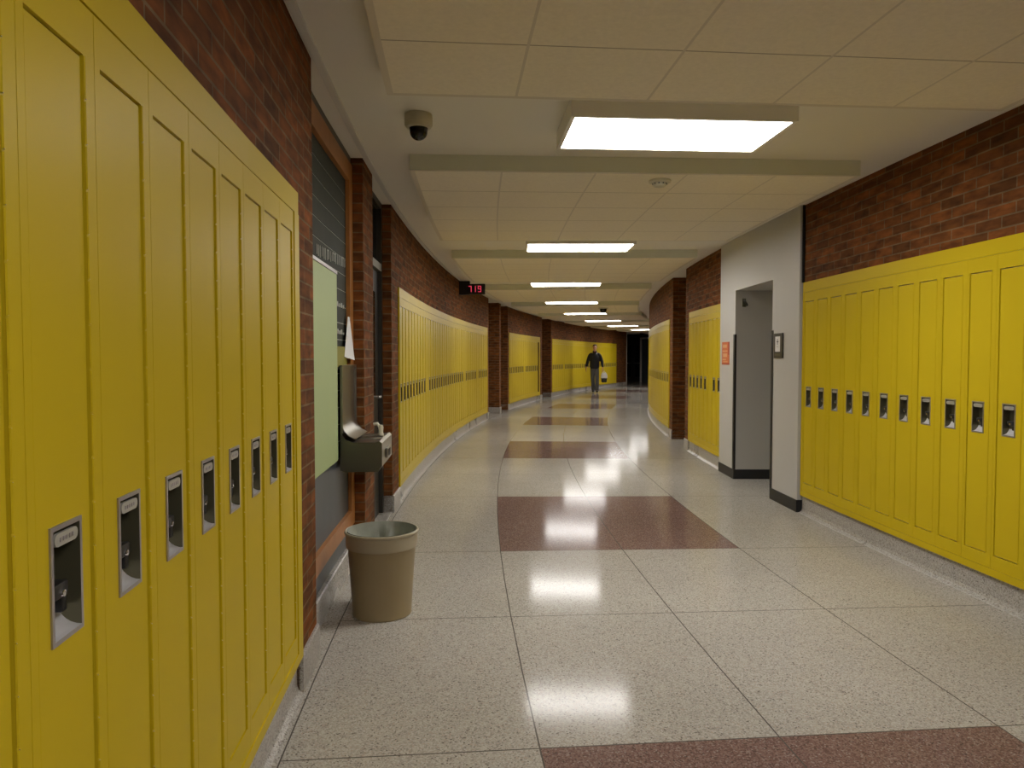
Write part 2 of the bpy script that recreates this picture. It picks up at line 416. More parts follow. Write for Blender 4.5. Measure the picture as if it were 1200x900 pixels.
# right piers, recess, grey elevator front
wallpiece('wall_right', 'R', 0.045, 0.0504, 0, ZC); curb('R', 0.045, 0.0504, 0.0, cove=False)
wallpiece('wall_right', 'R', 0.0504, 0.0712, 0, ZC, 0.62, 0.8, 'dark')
wallpiece('wall_right', 'R', 0.0712, 0.0768, 0, ZC, 0.015, 0.8); curb('R', 0.0712, 0.0768, 0.0, cove=False)
wallpiece('wall_right', 'R', RB3[1], T1, 0, ZC); curb('R', RB3[1], T1, 0.0, cove=False)
G0, G1, D0, D1, DZ, GO = -0.0275, 0.0129, -0.0169, 0.0026, 2.04, -0.02
wallpiece('wall_right', 'R', G0, D0, 0, ZC, GO, 1.5, 'grey'); wallpiece('wall_right', 'R', D1, G1, 0, ZC, GO, 1.5, 'grey')
wallpiece('wall_right', 'R', D0, D1, DZ, ZC, GO, 1.5, 'grey'); wallpiece('wall_right', 'R', D0, D1, 0, DZ, 1.3, 1.5, 'grey')
mb = MB()   # black vinyl base around the grey block and into the opening
for (o0, o1, t0, t1) in ((GO-0.006, GO, G0-0.0001, D0), (GO-0.006, GO, D1, G1+0.0001), (GO-0.006, 1.3, D1-0.0001, D1), (GO-0.006, 1.3, D0, D0+0.0001), (1.294, 1.3, D0, D1), (GO-0.006, 0.06, G0-0.0001, G0)):
    rbox(mb, o0, o1, t0, t1, 0, 0.105, 'black')
struct(mb.build('baseboard_right'))
mb = MB(); rbox(mb, -0.005, 0.02, G0-0.0003, G0-0.00005, ZT, ZC, 'black'); struct(mb.build('trim_1'))
# corner guards
for t0, t1, lab in ((D1-0.0001, D1+0.0008, 'tall black corner guard on the far edge of the grey opening'), (D0-0.0006, D0+0.0001, 'thin black corner guard on the near edge of the grey opening')):
    mb = MB(); rbox(mb, GO-0.007, GO-0.001, t0, t1, 0.106, 1.57, 'black')
    ti, tj = (t0, t0+0.00011) if t0 > -0.01 else (t1-0.00011, t1)
    rbox(mb, GO-0.007, GO+0.015, ti, tj, 0.106, 1.57, 'black')
    tag(mb.build('corner_guard'), lab, 'corner guard', 'black corner guards of the grey opening')
# elevator style door at the back of the opening
mb = MB(); rbox(mb, 1.25, 1.29, D0+0.002, D1-0.002, 0.0, 1.98, 'grey')
dr = struct(mb.build('door_1')); mb = MB()
mb.tube([P(-1.245, D0+0.004, 1.02), P(-1.20, D0+0.004, 1.02), P(-1.20, D0+0.0062, 1.02)], 0.011, 'steel'); mb.build('door_handle', dr, True)

# end walls
mb = MB(); mb.pbox(-0.9, 4.6, T0-0.01, T0, 0, ZC, 'brick', step=1); struct(mb.build('wall_back'))
mb = MB(); mb.pbox(-0.9, 8.1, 0.600, 0.606, 0, ZC, 'brick', step=1); struct(mb.build('wall_end'))
# dark entry doors at the far end
def end_door(name, a0, a1, t):
    f = MB(); f.pbox(a0, a1, t, t+0.0014, 2.12, ZC, 'dark'); f.pbox(a0, a0+0.06, t, t+0.0014, 0, 2.12, 'dark'); f.pbox(a1-0.06, a1, t, t+0.0014, 0, 2.12, 'dark')
    o = struct(f.build(name)); mid = (a0+a1)/2
    for x0, x1 in ((a0+0.065, mid-0.005), (mid+0.005, a1-0.065)):
        l = MB()
        l.pbox(x0, x0+0.11, t+0.0004, t+0.0012, 0.01, 2.11, 'dark'); l.pbox(x1-0.11, x1, t+0.0004, t+0.0012, 0.01, 2.11, 'dark')
        l.pbox(x0+0.11, x1-0.11, t+0.0004, t+0.0012, 0.01, 0.25, 'dark'); l.pbox(x0+0.11, x1-0.11, t+0.0004, t+0.0012, 1.98, 2.11, 'dark')
        lo = l.build('door_leaf', o)
        g = MB(); g.pbox(x0+0.11, x1-0.11, t+0.0007, t+0.0009, 0.25, 1.98, 'glassdark'); g.build('glass_pane', lo)
        b = MB(); b.pbox(x0+0.05, x1-0.05, t-0.0006, t+0.0003, 0.98, 1.03, 'steel'); b.build('push_bar', lo)
    return o
end_door('door_2', 4.2, 5.9, 0.5585)
mb = MB(); mb.pbox(4.07, 4.17, 0.5388, 0.5402, 0, 2.30, 'white'); mb.pbox(3.0, 4.17, 0.5388, 0.5402, 2.30, 2.38, 'white'); struct(mb.build('trim_2'))
mb = MB(); mb.pbox(2.4, 4.065, 0.5392, 0.5400, 0.005, 2.295, 'bluegrey'); struct(mb.build('door_4'))
mb = MB(); mb.pbox(2.4, 4.17, 0.5388, 0.5402, 2.385, ZC, 'dark'); mb.pbox(-0.2, 2.39, 0.5388, 0.5402, 0, ZC, 'dark'); struct(mb.build('wall_end'))
mb = MB(); mb.pbox(3.45, 3.66, 0.4721, 0.4731, 0, ZC-0.02, 'white'); struct(mb.build('trim_3'))

# ------------------------------------------------------------------ lockers
ORD = ['', 'first', 'second', 'third', 'fourth', 'fifth', 'sixth', 'seventh', 'eighth', 'ninth', 'tenth', 'eleventh', 'twelfth', 'thirteenth', 'fourteenth', 'fifteenth', 'sixteenth', 'seventeenth', 'eighteenth', 'nineteenth']
TENS = {2: ('twenty', 'twentieth'), 3: ('thirty', 'thirtieth'), 4: ('forty', 'fortieth')}
def ordinal(n):
    if n < 20: return ORD[n]
    t, u = divmod(n, 10)
    return TENS[t][1] if u == 0 else TENS[t][0]+'-'+ORD[u]
LZ0, LZ1 = ZB+0.04, ZT-0.085     # locker body between the bottom rail and the top fascia
DZ0, DZ1 = 0.262, 1.787          # door
LTX, LTZ0, LTZ1, LTW = 0.0, 0.908, 1.080, 0.092
def locker_meshes(w):
    h = w/2-0.0008; dx0, dx1 = -h+0.019, h-0.036
    bodies = []
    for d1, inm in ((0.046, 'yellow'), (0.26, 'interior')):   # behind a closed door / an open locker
        b = MB(); dep = 0.30
        b.box(-h, h, 0, dep, LZ0, LZ1, 'yellow', skip='f')
        for (x0, x1, z0, z1) in ((-h, dx0, LZ0, LZ1), (dx1, h, LZ0, LZ1), (dx0, dx1, LZ0, DZ0), (dx0, dx1, DZ1, LZ1)):
            b.face([(x0,0,z0),(x1,0,z0),(x1,0,z1),(x0,0,z1)], 'yellow')
        for q in (((dx0,0,DZ0),(dx0,d1,DZ0),(dx0,d1,DZ1),(dx0,0,DZ1)), ((dx1,0,DZ0),(dx1,d1,DZ0),(dx1,d1,DZ1),(dx1,0,DZ1)),
                  ((dx0,0,DZ0),(dx1,0,DZ0),(dx1,d1,DZ0),(dx0,d1,DZ0)), ((dx0,0,DZ1),(dx1,0,DZ1),(dx1,d1,DZ1),(dx0,d1,DZ1)), ((dx0,d1,DZ0),(dx1,d1,DZ0),(dx1,d1,DZ1),(dx0,d1,DZ1))):
            b.face(q, inm)
        bodies.append(b.data('body'))
    body, body_open = bodies
    # rolled hinge bead down the right stile
    hb = MB(); nk = 22; zz = (DZ1-DZ0)/nk
    for i in range(nk):
        z0 = DZ0+zz*i
        hb.lathe([(0.0026, z0+0.002), (0.0026, z0+zz-0.002)], 'yellow', 6, (dx1+0.002, -0.0005, 0))
    hinge = hb.data('hinge', True)
    # door: sheet with a hole for the latch
    def door(hole):
        d = MB(); g = 0.0022; x0, x1, z0, z1 = dx0+g, dx1-g, DZ0+g, DZ1-g; y0, y1 = 0.0025, 0.030; bv = 0.0035
        cx = (x0+x1)/2+LTX; hx0, hx1 = cx-LTW/2+0.004, cx+LTW/2-0.004; hz0, hz1 = LTZ0+0.004, LTZ1-0.004
        if hole:
            xs = [x0+bv, hx0, hx1, x1-bv]; zs = [z0+bv, hz0, hz1, z1-bv]
            for i in range(3):
                for j in range(3):
                    if i == 1 and j == 1: continue
                    d.face([(xs[i],y0,zs[j]),(xs[i+1],y0,zs[j]),(xs[i+1],y0,zs[j+1]),(xs[i],y0,zs[j+1])], 'yellow')
        else:
            d.face([(x0+bv,y0,z0+bv),(x1-bv,y0,z0+bv),(x1-bv,y0,z1-bv),(x0+bv,y0,z1-bv)], 'yellow')
        I = [(x0+bv,z0+bv),(x1-bv,z0+bv),(x1-bv,z1-bv),(x0+bv,z1-bv)]; O = [(x0,z0),(x1,z0),(x1,z1),(x0,z1)]
        for k in range(4):
            a, c = I[k], I[(k+1) % 4]; e, f = O[k], O[(k+1) % 4]
            d.face([(a[0],y0,a[1]),(c[0],y0,c[1]),(f[0],y0+0.004,f[1]),(e[0],y0+0.004,e[1])], 'yellow')
            d.face([(e[0],y0+0.004,e[1]),(f[0],y0+0.004,f[1]),(f[0],y1,f[1]),(e[0],y1,e[1])], 'yellow')
        return d.data('door', out=(0, -1, 0)), cx, y0
    dm, cx, y0 = door(True); dm2, _, _ = door(False)
    # latch: rim, recess cup with a curved scoop
    l = MB(); x0, x1 = cx-LTW/2, cx+LTW/2; z0, z1 = LTZ0, LTZ1; rw = 0.007; yf = y0-0.003
    X0, X1, Z0, Z1 = x0+rw, x1-rw, z0+rw, z1-rw
    for (a, b_, c, d_) in ((x0, X0, z0, z1), (X1, x1, z0, z1), (X0, X1, z0, Z0), (X0, X1, Z1, z1)):
        l.face([(a,yf,c),(b_,yf,c),(b_,yf,d_),(a,yf,d_)], 'rim')
    for (p, q) in (((x0,z0),(x1,z0)), ((x1,z0),(x1,z1)), ((x1,z1),(x0,z1)), ((x0,z1),(x0,z0))):
        l.face([(p[0],yf,p[1]),(q[0],yf,q[1]),(q[0],y0+0.0005,q[1]),(p[0],y0+0.0005,p[1])], 'rim')
    yb = y0+0.034
    prof = [(yf, Z0)]
    for i in range(1, 8):
        a = pi/2*i/7; prof.append((yf+(yb-yf)*sin(a), Z0+0.040*(1-cos(a))))
    prof += [(yb, Z1-0.012), (yf+0.006, Z1)]
    for k in range(len(prof)-1):
        (ya, za), (yc, zc) = prof[k], prof[k+1]
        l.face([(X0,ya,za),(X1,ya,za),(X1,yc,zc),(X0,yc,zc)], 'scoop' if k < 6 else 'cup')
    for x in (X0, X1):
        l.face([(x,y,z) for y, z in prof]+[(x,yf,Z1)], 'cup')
    latch = l.data('latch', out=(0, -1, 0))
    hd = MB(); hd.bevbox(cx-0.022, cx+0.022, y0+0.006, y0+0.030, LTZ0+0.058, LTZ0+0.082, 'black', 0.004)
    hd.bevbox(cx+0.008, cx+0.024, y0+0.010, y0+0.030, LTZ0+0.034, LTZ0+0.060, 'black', 0.003)
    hd.lathe([(0.0, -0.003), (0.005, -0.002), (0.006, 0.004), (0.006, 0.02)], 'chrome', 10, (cx+0.002, y0+0.005, LTZ0+0.066), axis='y')
    handle = hd.data('handle', True)
    pl = MB(); n = 8; pts = []
    hw, hh = 0.034, 0.0095
    for k in range(n+1):
        a = -pi/2+pi*k/n; pts.append((cx+hw-hh+hh*cos(a), LTZ1-0.022+hh*sin(a)))
    for k in range(n+1):
        a = pi/2+pi*k/n; pts.append((cx-hw+hh+hh*cos(a), LTZ1-0.022+hh*sin(a)))
    pl.face([(x,yf+0.0005,z) for x, z in pts], 'plate')
    for k in range(len(pts)):
        p, q = pts[k], pts[(k+1) % len(pts)]
        pl.face([(p[0],yf+0.0005,p[1]),(q[0],yf+0.0005,q[1]),(q[0],yf+0.005,q[1]),(p[0],yf+0.005,p[1])], 'plate')
    for k, wd in enumerate((0.004, 0.008, 0.003, 0.007, 0.004)):   # worn stamped figures, not legible in the photograph
        xx = cx-0.02+k*0.0092
        pl.box(xx, xx+wd, yf-0.0002, yf+0.0006, LTZ1-0.0252, LTZ1-0.0188, 'rim')
    plate = pl.data('number_plate')
    return dict(body=body, open=body_open, door=dm, plain=dm2, latch=latch, handle=handle, plate=plate, hinge=hinge)
protos = {}
def bank(side, span, fmt, group, no_latch=(), reverse=False, detail=True, no_door=(), posts=(0.0, 0.0), alt={}):
    t0, t1, n = span; R = RL if side == 'L' else RR
    a = t0+posts[0]/R; b = t1-posts[1]/R
    w = (b-a)*R/n; key = round(w, 4)
    if key not in protos: protos[key] = locker_meshes(w)
    pm = protos[key]
    for i in range(n):
        th = a+(i+0.5)*(b-a)/n
        e = empty('locker', P(WID+0.004 if side == 'L' else -0.004, th, 0), (pi/2-th) if side == 'L' else (-pi/2-th))
        k = (n-i) if reverse else (i+1)
        lab = alt.get(k) or fmt % ordinal(k)
        if k in no_latch: lab = alt.get(k) or 'latchless '+lab
        if k in no_door: lab = alt.get(k) or 'doorless '+lab
        tag(e, lab, 'locker', group)
        inst(pm['open' if k in no_door else 'body'], 'body', e)
        if k in no_door: continue
        if k in no_latch:
            inst(pm['plain'], 'door', e); continue
        d = inst(pm['door'], 'door', e)
        l = inst(pm['latch'], 'latch', e)
        if detail:
            inst(pm['hinge'], 'hinge', e)
            inst(pm['handle'], 'handle', l); inst(pm['plate'], 'number_plate', l)
    # yellow fascia, bottom rail and end posts of the bank
    mb = MB(); bx = lbox if side == 'L' else rbox
    bx(mb, 0.002, 0.3, t0, t1, LZ1+0.0015, ZT, 'yellow', step=0.012)
    bx(mb, 0.000, 0.3, t0, t1, ZB, LZ0-0.001, 'yellow', step=0.012)
    if posts[0]: bx(mb, 0.0, 0.3, t0, t0+posts[0]/R, LZ0-0.001, LZ1+0.001, 'yellow')
    if posts[1]: bx(mb, 0.0, 0.3, t1-posts[1]/R, t1, LZ0-0.001, LZ1+0.001, 'yellow')
    struct(mb.build('trim_4'))
bank('L', LB1, 'tall yellow locker, %s from the brick end of the near left bank', 'yellow lockers of the near left bank', reverse=True, posts=(0.0, 0.078))
bank('L', LB2, 'yellow locker on the left past the fountain, %s from its near end', 'yellow lockers of the long left bank', no_latch=(10, 27, 34), posts=(0.02, 0.03))
bank('L', LB3, 'yellow locker in the short left bank between dark recesses, %s from the left', 'yellow lockers of the short far left bank', no_latch=(10,), no_door=(19,), posts=(0.02, 0.10), detail=False,
     alt={19: 'doorless brown locker opening at the right end of the short left bank'})
bank('L', LB4, 'yellow locker in the bank behind the walking person, %s from the left', 'yellow lockers of the farthest left bank', no_latch=(8,), posts=(0.02, 0.03), detail=False)
bank('R', RB1, 'yellow locker of the near right bank, %s from the grey doorway wall', 'yellow lockers of the near right bank', reverse=True, posts=(0.0, 0.02))
bank('R', RB2, 'yellow locker left of the orange notice, %s from the grey wall', 'yellow lockers between grey wall and brick recess', no_latch=(3,), posts=(0.02, 0.03))
bank('R', RB3, 'yellow locker on the curving far right bank, %s from the dark brick recess', 'yellow lockers of the far right bank', posts=(0.03, 0.02))

# ------------------------------------------------------------------ left alcove: wood framed display panel
AO = 0.09
dt0, dt1 = -0.0762, -0.0504
mb = MB()
lbox(mb, AO-0.01, 0.14, dt0, dt1, 2.43, 2.545, 'orange'); lbox(mb, AO-0.01, 0.14, dt0, dt1, 0.247, 0.345, 'orange')
lbox(mb, AO-0.01, 0.14, dt1-0.0019, dt1, 0.345, 2.43, 'orange'); lbox(mb, AO-0.01, 0.14, dt0, dt0+0.0019, 0.345, 2.43, 'orange')
wn = mb.build('window_1'); struct(wn)
mb = MB(); f0, f1 = dt0+0.0019, dt1-0.0019
rows = 17; zz = (2.43-0.72)/rows
for i in range(rows):
    z0 = 0.72+zz*i
    lbox(mb, AO+0.015, AO+0.03, f0, f1, z0+0.005, z0+zz-0.001, 'slate')
lbox(mb, AO+0.018, AO+0.03, f0, f1, 0.72, 2.43, 'slatej')
mb.build('slate_panel', wn)
mb = MB(); lbox(mb, AO+0.012, AO+0.03, f0, f1, 0.345, 0.715, 'bluegrey'); mb.build('lower_panel', wn)
mb = MB(); lbox(mb, AO, 0.14, dt0, dt1, ZB, 0.247, 'bluegrey'); lbox(mb, AO, 0.14, dt0, dt1, 2.545, ZC, 'dark'); mb.build('infill_panel', wn)
# raised pale letters of the display, too small to read in the photograph
mb = MB(); random.seed(3); t = -0.0672
while t < -0.0526:
    zt = 1.895+(t+0.0672)*3.0; hh = random.choice((0.05, 0.058, 0.062))
    lbox(mb, AO+0.011, AO+0.0145, t, t+0.006/RL, zt-hh, zt, 'letter')
    if random.random() < 0.45: lbox(mb, AO+0.011, AO+0.0145, t+0.006/RL, t+0.022/RL, zt-0.008, zt, 'letter')
    t += random.choice((0.038, 0.046, 0.058))/RL
mb.build('heading_letters', wn)
for zt, t0, t1, n in ((1.62, -0.0590, -0.0535, 5), (1.46, -0.0590, -0.0535, 5), (1.33, -0.0588, -0.0560, 3), (1.25, -0.0588, -0.0562, 2)):
    mb = MB()
    for k in range(n):
        a = t0+(t1-t0)*k/n
        lbox(mb, AO+0.008, AO+0.014, a, a+0.02/RL, zt, zt+random.choice((0.012, 0.02, 0.028)), 'letter')
    mb.build('small_letters', wn)
mb = MB(); lbox(mb, AO-0.012, AO+0.008, -0.0752, -0.0601, 0.735, 1.788, 'greenboard', step=0.003)
gb = mb.build('notice_board'); tag(gb, 'tall pale green board hanging on the dark slate panel beside the fountain', 'notice board')
mb = MB(); lbox(mb, AO-0.016, AO+0.006, -0.0752, -0.0601, 1.789, 1.806, 'rim'); mb.build('metal_strip', gb)
mb = MB(); lbox(mb, AO-0.004, AO+0.010, -0.0599, -0.0540, 1.265, 1.385, 'yellowgreen')
tag(mb.build('paper_sheet'), 'yellow green paper sheet on the dark panel above the drinking fountain', 'paper')
mb = MB()   # white pennant: long folded triangle
ta, tb, tc_ = -0.0556, -0.0530, -0.0509
yb, yt = 1.315, 1.575
v = [P(WID+AO-0.006, ta, yb+0.01), P(WID+AO-0.045, (ta+tc_)/2, yb-0.012), P(WID+AO-0.010, tc_, yb), P(WID+AO-0.004, (ta+tc_)/2, yb), P(WID+AO-0.004, tb-0.0002, yt), P(WID+AO-0.004, tb+0.0002, yt), P(WID+AO-0.012, tb, yt-0.003)]
mb.mesh(v, [(0,1,6,4), (1,2,5,6), (2,3,4,5), (3,0,4), (0,3,2,1), (4,6,5)], 'paperwhite')
tag(mb.build('pennant'), 'white pointed pennant hanging by the brick column above the fountain', 'pennant')

# ------------------------------------------------------------------ dark doorway past the brick column
mb = MB(); q0, q1 = -0.0431, -0.0265
lbox(mb, 0.09, 0.20, q0, q0+0.0010, 0, ZC, 'dark'); lbox(mb, 0.09, 0.20, q1-0.0010, q1, 0, ZC, 'dark'); lbox(mb, 0.09, 0.20, q0, q1, ZC-0.05, ZC, 'dark')
d3 = struct(mb.build('door_3'))
mb = MB(); lbox(mb, 0.085, 0.20, q0+0.001, q1-0.001, 2.03, 2.09, 'steeldark'); mb.build('transom_bar', d3)
mb = MB(); lbox(mb, 0.13, 0.14, q0+0.001, q1-0.001, 2.09, ZC-0.05, 'glassdark'); mb.build('transom_glass', d3)
mb = MB(); lbox(mb, 0.12, 0.165, q0+0.0012, q1-0.0012, 0.008, 2.028, 'dark'); lf = mb.build('door_leaf', d3)
mb = MB(); lbox(mb, 0.115, 0.119, q0+0.004, q1-0.004, 1.0, 1.85, 'glassdark'); mb.build('glass_pane', lf)
mb = MB(); mb.tube([P(WID+0.12, q1-0.0035, 1.0), P(WID+0.08, q1-0.0035, 1.0), P(WID+0.08, q1-0.0055, 1.0)], 0.011, 'steel'); mb.build('door_handle', lf, True)
mb = MB(); lbox(mb, 0.02, 0.20, q0, q1, 0, 0.012, 'curb'); struct(mb.build('trim_5'))

# ------------------------------------------------------------------ drinking fountain
fx = empty('drinking_fountain', P(WID+AO-0.012, -0.0547, 0), 0.0547)   # local +x = into the hall, y = along it
tag(fx, 'stainless steel wall drinking fountain between dark panel and brick column', 'drinking fountain')
hl = 0.255
mb = MB()
# basin: side profile extruded along y (x out from the wall, z up)
prof = [(0.0, 0.665), (0.0, 0.885), (0.03, 0.845), (0.07, 0.828), (0.20, 0.828), (0.225, 0.835), (0.240, 0.822), (0.240, 0.69), (0.215, 0.655), (0.03, 0.655)]
n = len(prof)
vs = [(x, -hl, z) for x, z in prof]+[(x, hl, z) for x, z in prof]
mb.mesh(vs, [tuple(range(n))[::-1], tuple(range(n, 2*n))], 'steeldark')
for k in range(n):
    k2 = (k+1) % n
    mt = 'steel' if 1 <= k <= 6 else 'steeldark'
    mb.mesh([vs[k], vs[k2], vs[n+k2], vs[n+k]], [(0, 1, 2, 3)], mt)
mb.build('basin', fx)
mb = MB()  # oval drain bowl rim
mb.lathe([(0.085, 0.0), (0.092, 0.006), (0.098, 0.0)], 'steel', 28, (0.135, 0.0, 0.830)); mb.lathe([(0.0, 0.0), (0.02, 0.001), (0.022, 0.0)], 'cup', 16, (0.12, 0, 0.831))
mb.build('drain', fx, True)
mb = MB()  # curved backsplash with rolled edge
bp = [(0.004, 1.262), (0.004, 0.98), (0.010, 0.93), (0.024, 0.893), (0.05, 0.862), (0.085, 0.842)]
for k in range(len(bp)-1):
    (xa, za), (xb, zb) = bp[k], bp[k+1]
    mb.mesh([(xa,-hl+0.012,za),(xa,hl-0.012,za),(xb,hl-0.012,zb),(xb,-hl+0.012,zb)], [(0,1,2,3)], 'steel')
for y in (-hl, hl-0.012):
    mb.box(0.0, 0.016, y, y+0.012, 0.88, 1.262, 'steel')
mb.box(0.0, 0.016, -hl, hl, 1.262, 1.275, 'steel'); mb.box(-0.0, 0.002, -hl, hl, 0.88, 1.262, 'steeldark')
mb.build('backsplash', fx, True)
mb = MB()  # bubbler
mb.lathe([(0.0, 0.066), (0.012, 0.064), (0.017, 0.05), (0.014, 0.02), (0.02, 0.0)], 'ivory', 16, (0.19, 0.10, 0.832))
mb.tube([(0.19, 0.10, 0.875), (0.165, 0.10, 0.905), (0.145, 0.10, 0.90)], 0.011, 'ivory'); mb.build('bubbler', fx, True)
mb = MB(); mb.bevbox(0.240, 0.256, -0.10, 0.10, 0.715, 0.775, 'steel', 0.005); mb.bevbox(0.255, 0.259, -0.06, 0.02, 0.725, 0.765, 'black', 0.001); mb.build('push_bar', fx)

# ------------------------------------------------------------------ waste bin
cb = empty('trash_can', (-0.672, 3.715, 0)); tag(cb, 'tan round plastic trash can with a grey liner on the floor by the alcove', 'trash can')
mb = MB()
mb.lathe([(0.0, 0.006), (0.140, 0.004), (0.148, 0.0), (0.151, 0.004), (0.150, 0.014), (0.151, 0.03), (0.172, 0.345), (0.174, 0.352), (0.176, 0.356), (0.166, 0.358), (0.145, 0.03), (0.0, 0.02)], 'can', 56)
mb.build('body', cb, True)
mb = MB(); mb.lathe([(0.172, 0.350), (0.180, 0.352), (0.182, 0.360), (0.183, 0.418), (0.188, 0.422), (0.190, 0.428), (0.188, 0.434), (0.183, 0.436), (0.177, 0.432), (0.174, 0.36)], 'canrim', 56); mb.build('rim', cb, True)
bm = MB(); prof = []; nn = 48; rings = [(0.176, 0.437), (0.173, 0.41), (0.162, 0.36), (0.155, 0.29), (0.14, 0.20), (0.10, 0.15), (0.0, 0.14)]
vs, fs = [], []; random.seed(11); ph = [random.uniform(0, 6.28) for _ in range(6)]
for j, (r, z) in enumerate(rings):
    for i in range(nn):
        a = 2*pi*i/nn; am = 0.0 if j == 0 else min(0.022, 0.009*j)
        d = am*(sin(5*a+ph[0])*0.5+sin(9*a+ph[1])*0.35+sin(14*a+ph[2]+j)*0.35)-am*0.5
        rr = max(0, r+d) if r > 0 else 0
        vs.append((rr*cos(a), rr*sin(a), z+ (0.012*sin(3*a+ph[3]+j) if j > 1 else 0)))
for j in range(len(rings)-1):
    for i in range(nn): fs.append((j*nn+i, j*nn+(i+1) % nn, (j+1)*nn+(i+1) % nn, (j+1)*nn+i))
bm.mesh(vs, fs, 'liner'); bm.build('liner', cb, True)

# ------------------------------------------------------------------ ceiling devices
def dome(x, y, z, s, lab):
    e = empty('dome_camera', (x, y, z)); tag(e, lab, 'security camera', 'dome cameras on the ceiling')
    mb = MB(); mb.lathe([(0.0, -0.001), (0.072*s, -0.001), (0.074*s, -0.03*s), (0.074*s, -0.055*s), (0.066*s, -0.068*s), (0.052*s, -0.072*s), (0, -0.072*s)], 'ivory', 32); mb.build('housing', e, True)
    mb = MB(); pr = [(0.050*s, -0.070*s)]+[(0.047*s*cos(a), -0.088*s-0.047*s*sin(a)) for a in [pi/2*i/8 for i in range(9)]]
    mb.lathe(pr, 'glassdark', 28); mb.build('bubble', e, True)
dome(-0.493, 3.875, ZC, 1.0, 'cream dome camera with black bubble on the ceiling at upper left')
dome(2.17, 17.3, ZC-0.0, 1.7, 'small dome camera far down the hall beside the lit lights')
sd = empty('smoke_detector', (0.985, 4.88, ZP)); tag(sd, 'round cream smoke detector on the tiled ceiling panel', 'smoke detector')
mb = MB(); mb.lathe([(0, 0), (0.072, 0), (0.074, -0.006), (0.072, -0.014), (0.062, -0.018), (0, -0.018)], 'ivory', 32); mb.build('base', sd, True)
mb = MB(); mb.lathe([(0.045, -0.018), (0.046, -0.032), (0.038, -0.042), (0.0, -0.045)], 'ivory', 28); mb.build('cap', sd, True)
mb = MB()
for k in range(10):
    a = 2*pi*k/10
    mb.box(0.0455*cos(a)-0.004, 0.0455*cos(a)+0.004, 0.0455*sin(a)-0.004, 0.0455*sin(a)+0.004, -0.030, -0.022, 'black')
mb.build('vent_slots', sd)

# ------------------------------------------------------------------ digital wall clock (double faced, on the left wall)
ck = pempty('digital_clock', WID, 0.073, 0); tag(ck, 'black digital clock with red numerals jutting from the left brick wall', 'clock')
mb = MB(); mb.bevbox(-0.015, 0.16, 0.0, 0.10, 2.36, 2.585, 'black', 0.004); mb.build('mount', ck)
mb = MB(); mb.bevbox(0.10, 0.415, -0.012, 0.06, 2.365, 2.535, 'black', 0.006); fc = mb.build('case', ck)
def seg(mb, ch, x, z, w, h, s=0.011):
    on = {'7': 'abc', '1': 'bc', '9': 'abcdfg', '4': 'bcfg'}[ch]; y0, y1 = -0.0155, -0.0125
    S = {'a': (x, x+w, z+h-s, z+h), 'g': (x, x+w, z+h/2-s/2, z+h/2+s/2), 'd': (x, x+w, z, z+s), 'b': (x+w-s, x+w, z+h/2, z+h), 'c': (x+w-s, x+w, z, z+h/2), 'f': (x, x+s, z+h/2, z+h), 'e': (x, x+s, z, z+h/2)}
    for k in on: a, b, c, d = S[k]; mb.box(a, b, y0, y1, c, d, 'led')
mb = MB(); seg(mb, '7', 0.145, 2.40, 0.05, 0.10); seg(mb, '1', 0.215, 2.40, 0.05, 0.10); seg(mb, '9', 0.300, 2.40, 0.055, 0.10); mb.build('numerals', ck)

# ------------------------------------------------------------------ signs on the grey wall
sg = empty('notice_sign', P(0.0215, 0.0088, 0), -pi/2-0.0088); tag(sg, 'orange notice sheet on the grey wall left of the opening', 'sign')
mb = MB(); mb.box(-0.145, 0.145, 0.0, 0.002, 1.24, 1.495, 'signor'); mb.build('sheet', sg)
mb = MB(); mb.box(0.095, 0.145, -0.0008, 0, 1.35, 1.495, 'signred'); mb.box(-0.145, 0.145, -0.0008, 0, 1.24, 1.256, 'signred'); mb.build('border', sg)
mb = MB()
for (a, b, c, d) in ((-0.11, 0.05, 1.43, 1.465), (-0.12, 0.07, 1.385, 1.40), (-0.10, 0.06, 1.325, 1.365), (-0.12, 0.02, 1.29, 1.305), (-0.09, 0.08, 1.268, 1.278)):
    mb.box(a, b, -0.0012, 0, c, d, 'signpale')
mb.build('print', sg)
pq = empty('call_plaque', P(0.0205, -0.0200, 0), -pi/2+0.0200); tag(pq, 'dark framed plaque with white insert on the grey wall right of the opening', 'plaque')
mb = MB(); mb.bevbox(-0.098, 0.098, -0.014, 0.0, 1.315, 1.54, 'dark', 0.004); mb.build('frame', pq)
mb = MB(); mb.box(-0.055, 0.052, -0.0165, -0.0142, 1.372, 1.510, 'paperwhite'); mb.build('insert', pq)
mb = MB(); mb.box(-0.004, 0.004, -0.018, -0.0166, 1.435, 1.487, 'dark'); mb.box(-0.022, 0.022, -0.018, -0.0166, 1.459, 1.467, 'dark'); mb.box(-0.018, 0.016, -0.018, -0.0166, 1.414, 1.419, 'plate'); mb.build('symbol', pq)
mb = MB(); mb.box(-0.066, 0.066, -0.0165, -0.0142, 1.335, 1.358, 'steeldark'); mb.build('label_strip', pq)
hk = empty('door_holder', P(-0.07, D1, 1.91), -D1); tag(hk, 'small dark metal holder high inside the grey opening', 'door hardware')
mb = MB(); mb.bevbox(-0.02, 0.02, -0.010, 0.0, -0.045, 0.045, 'steeldark', 0.003); mb.build('wall_plate', hk)
mb = MB(); mb.tube([(0, -0.005, 0.02), (0, -0.04, 0.015), (0.01, -0.055, -0.01), (0.02, -0.05, -0.035)], 0.009, 'dark'); mb.build('hook', hk, True)

